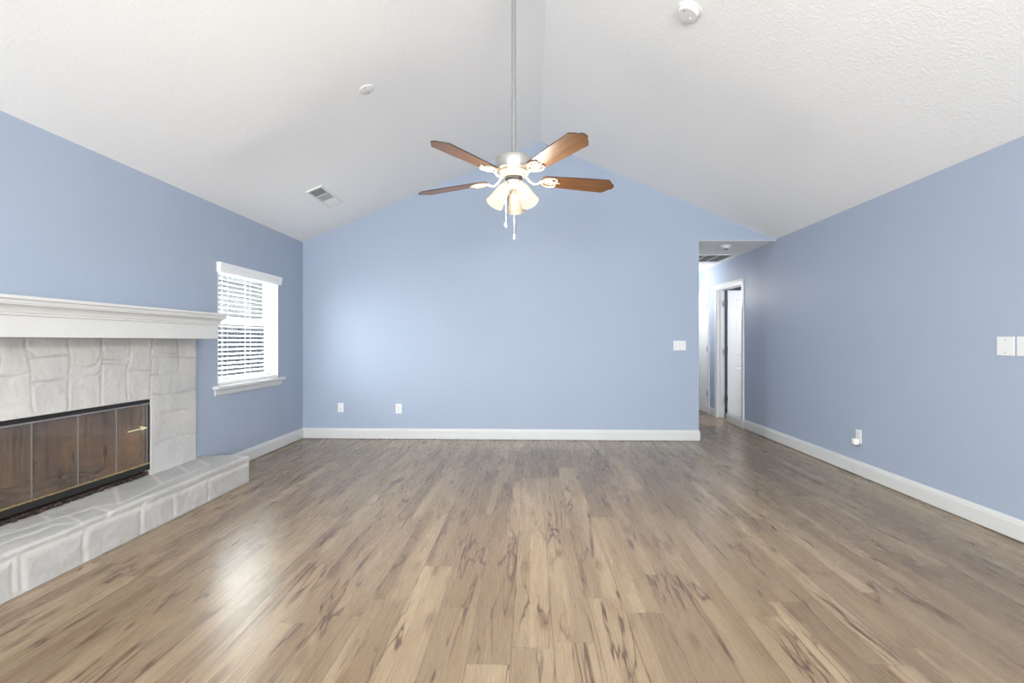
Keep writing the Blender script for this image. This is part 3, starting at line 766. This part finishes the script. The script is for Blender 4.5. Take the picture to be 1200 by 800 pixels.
# ------------------------------------------------------------------ plates on the walls (built facing -y, turned for the side walls)
def plate(name, label, cat, x, y, zz, wd, ht, kind, rot=0, group=None):
    t = thing(name, label, cat, (x, y, zz), group)
    t.rotation_euler = (0, 0, rot)
    def put(nm, b, m, par=t, sm=False):
        me = obj(nm, b, m, None, sm); me.parent = par; return me
    b = BM(); add_box(b, -wd/2, wd/2, -.006, .001, -ht/2, ht/2, .0025); p = put('cover_plate', b, PLAST)
    def screw(dx, dz):
        b = BM(); add_lathe(b, [(0, 0), (.0035, 0), (.003, .0012), (0, .0014)], 10, T3(dx, -.006, dz) @ Matrix.Rotation(PI/2, 4, 'X')); put('screw', b, STEEL)
    if kind == 'outlet':
        screw(0, 0)
        for s in (1, -1):
            b = BM(); add_box(b, -.017, .017, -.009, -.005, s*.02-.014, s*.02+.014, .004); r_ = put('receptacle', b, PLAST)
            b = BM()
            for dx in (-.006, .006): add_box(b, dx-.0012, dx+.0012, -.0095, -.0088, s*.02-.002, s*.02+.008)
            add_box(b, -.002, .002, -.0095, -.0088, s*.02-.010, s*.02-.006); put('slots', b, DARK, r_)
    elif kind == 'cable':
        for s in (1, -1): screw(0, s*.042)
        b = BM(); M_ = T3(0, -.006, -.012) @ Matrix.Rotation(PI/2, 4, 'X')
        add_lathe(b, [(.008, 0), (.008, .004), (.0055, .004), (.0055, .012), (0, .012)], 12, M_); put('jack', b, NICK, t, True)
    elif kind == 'blank':
        for s in (1, -1): screw(0, s*.042)
    elif kind == 'switch':
        for q in (-1, 0, 1):
            for s in (1, -1): screw(q*.046, s*.03)
            b = BM(); add_prism(b, [(q*.046-.005, -.005, -.012), (q*.046-.005, -.005, .012), (q*.046-.005, -.014, .014), (q*.046-.005, -.014, .006)], Vector((.010, 0, 0))); put('toggle', b, PLAST)
    return t
plate('cable_outlet', 'white cable jack plate low on the back wall nearest the left corner', 'outlet', -2.36, YB, .385, .072, .116, 'cable')
plate('wall_outlet', 'white double outlet low on the back wall, right of the cable jack', 'outlet', -1.635, YB, .375, .076, .120, 'outlet')
plate('light_switch', 'white triple switch plate on the back wall beside the hall opening', 'light switch', 1.80, YB, 1.155, .150, .116, 'switch')
q0, q1 = hit(1169.5, 405, 0, XR), hit(1189, 405, 0, XR)
plate('blank_plate', 'white blank wall plate high on the right wall, the left of two', 'wall plate', XR, (q0.y+q1.y)/2, hit(1179, 405.5, 0, XR).z, .118, .118, 'blank', -PI/2)
q2 = hit(1192.5, 405, 0, XR)
plate('blank_plate', 'white wall plate on the right wall cut by the picture edge', 'wall plate', XR, q2.y-.059, hit(1192, 405.5, 0, XR).z, .118, .118, 'blank', -PI/2)
oq = hit(1006.5, 512, 0, XR)
plate('wall_outlet', 'white outlet low on the right wall with an adapter plugged in', 'outlet', XR, oq.y, hit(1006, 511, 0, XR).z, .076, .120, 'outlet', -PI/2)
ad = thing('plug_in_adapter', 'chunky white adapter plugged into the low right wall outlet', 'adapter', (XR-.009, oq.y, oq.z-.04))
bm = BM(); add_box(bm, XR-.052, XR-.0095, oq.y-.026, oq.y+.030, oq.z-.068, oq.z-.012, .008); obj('body', bm, paint('ivory_plastic', (.78, .77, .73), .4, 0), ad, True)
bm = BM(); add_box(bm, XR-.050, XR-.016, oq.y-.020, oq.y+.024, oq.z-.072, oq.z-.066); obj('foot', bm, VENTD, ad)

# ------------------------------------------------------------------ hall doors
CW = .072
def casing(par, ya, yb, zt, only=None):
    pr = [(0, 0), (.012, .0), (.018, .02), (.018, .055), (.014, .066), (.0, CW)]
    b = BM()
    def leg(y, sgn):
        A = [b.verts.new((XR-a, y+sgn*c, 0)) for a, c in pr]; B = [b.verts.new((XR-a, y+sgn*c, zt+c)) for a, c in pr]
        n = len(pr)
        for i in range(n): b.faces.new((A[i], A[(i+1) % n], B[(i+1) % n], B[i]))
        b.faces.new(A); b.faces.new(B); return B
    leg(ya, -1); leg(yb, 1)
    A = [b.verts.new((XR-a, ya-c, zt+c)) for a, c in pr]; B = [b.verts.new((XR-a, yb+c, zt+c)) for a, c in pr]
    for i in range(len(pr)): b.faces.new((A[i], A[(i+1) % len(pr)], B[(i+1) % len(pr)], B[i]))
    return obj('casing', b, WHITE, par)
def six_panel(b, w_, h_, th, toF):
    """slab with raised panels on both faces; toF maps (u across, v up, n out) to world"""
    def bx(u0, u1, v0, v1, n0, n1, inset=0):
        A = [b.verts.new(toF(u, v, n0)) for u, v in ((u0, v0), (u1, v0), (u1, v1), (u0, v1))]
        B = [b.verts.new(toF(u, v, n1)) for u, v in ((u0+inset, v0+inset), (u1-inset, v0+inset), (u1-inset, v1-inset), (u0+inset, v1-inset))]
        b.faces.new(A); b.faces.new(B)
        for i in range(4): b.faces.new((A[i], A[(i+1) % 4], B[(i+1) % 4], B[i]))
    st = .11; mid = .10; pw = (w_-2*st-mid)/2; h2 = th/2
    bx(0, w_, 0, h_, -h2+.007, h2-.007)
    rails = [(0, .22), (.80, .96), (1.58, 1.69), (h_-.115, h_)]
    for s in (-1, 1):
        n0, n1 = s*(h2-.008), s*h2
        for v0, v1 in rails: bx(0, w_, v0, v1, n0, n1)
        for (a0, a1) in zip(rails, rails[1:]):
            for u0, u1 in ((0, st), (st+pw, st+pw+mid), (w_-st, w_)): bx(u0, u1, a0[1], a1[0], n0, n1)
            for u0 in (st, st+pw+mid): bx(u0+.012, u0+pw-.012, a0[1]+.012, a1[0]-.012, n0, s*(h2-.001), .022)
def knuckle(par, x, y, zz, leaf):
    b = BM(); add_tube(b, [(x, y, zz-.045), (x, y, zz+.045)], .007, 10)
    if leaf: add_box(b, x-.024, x+.024, y-.002, y+.003, zz-.044, zz+.044)
    obj('hinge', b, STEEL, par)
d1 = sroot('door_1', 'white panel door standing open in the hall doorway of the right wall', 'door', (XR, D1B, 0))
bm = BM()
add_box(bm, XR-.002, XR+T+.002, D1A, D1A+.02, 0, DZ); add_box(bm, XR-.002, XR+T+.002, D1B-.02, D1B, 0, DZ); add_box(bm, XR-.002, XR+T+.002, D1A, D1B, DZ-.02, DZ)
add_box(bm, XR+.05, XR+.085, D1B-.032, D1B-.02, 0, DZ-.02); add_box(bm, XR+.05, XR+.085, D1A+.02, D1A+.032, 0, DZ-.02)
obj('jamb', bm, WHITE, d1)
casing(d1, D1A+.006, D1B-.006, DZ-.006)
bm = BM(); HXg = XR+T+.030; yd = D1B-.055
six_panel(bm, .80, 1.995, .035, lambda u, v, n: Vector((HXg+u, yd-n, .012+v)))
obj('door_leaf', bm, DOORW, d1)
for zz in (.30, 1.06, 1.80): knuckle(d1, XR+T+.008, yd-.012, zz, True)
bm = BM(); add_lathe(bm, [(.028, 0), (.028, .006), (.012, .010), (.012, .03), (.026, .045), (.028, .058), (.018, .07), (0, .072)], 20, T3(HXg+.735, yd-.0175, .95) @ Matrix.Rotation(PI/2, 4, 'X')); obj('door_knob', bm, NICK, d1, True)
D2A, D2B = 8.76, 9.52
d2 = sroot('door_2', 'white six panel closet door closed at the far end of the hall', 'door', (XR, D2A, 0))
casing(d2, D2A-.004, D2B+.004, DZ)
bm = BM(); six_panel(bm, D2B-D2A, 2.015, .035, lambda u, v, n: Vector((XR-.004+n*.5, D2A+u, .012+v)))
obj('door_leaf', bm, DOORW, d2)
for zz in (.34, 1.08, 1.78): knuckle(d2, XR-.016, D2A-.002, zz, False)
bm = BM(); add_lathe(bm, [(.028, 0), (.028, .006), (.012, .010), (.012, .03), (.026, .045), (.028, .058), (.018, .07), (0, .072)], 20, T3(XR-.012, D2B-.065, .95) @ Matrix.Rotation(-PI/2, 4, 'Y')); obj('door_knob', bm, NICK, d2, True)
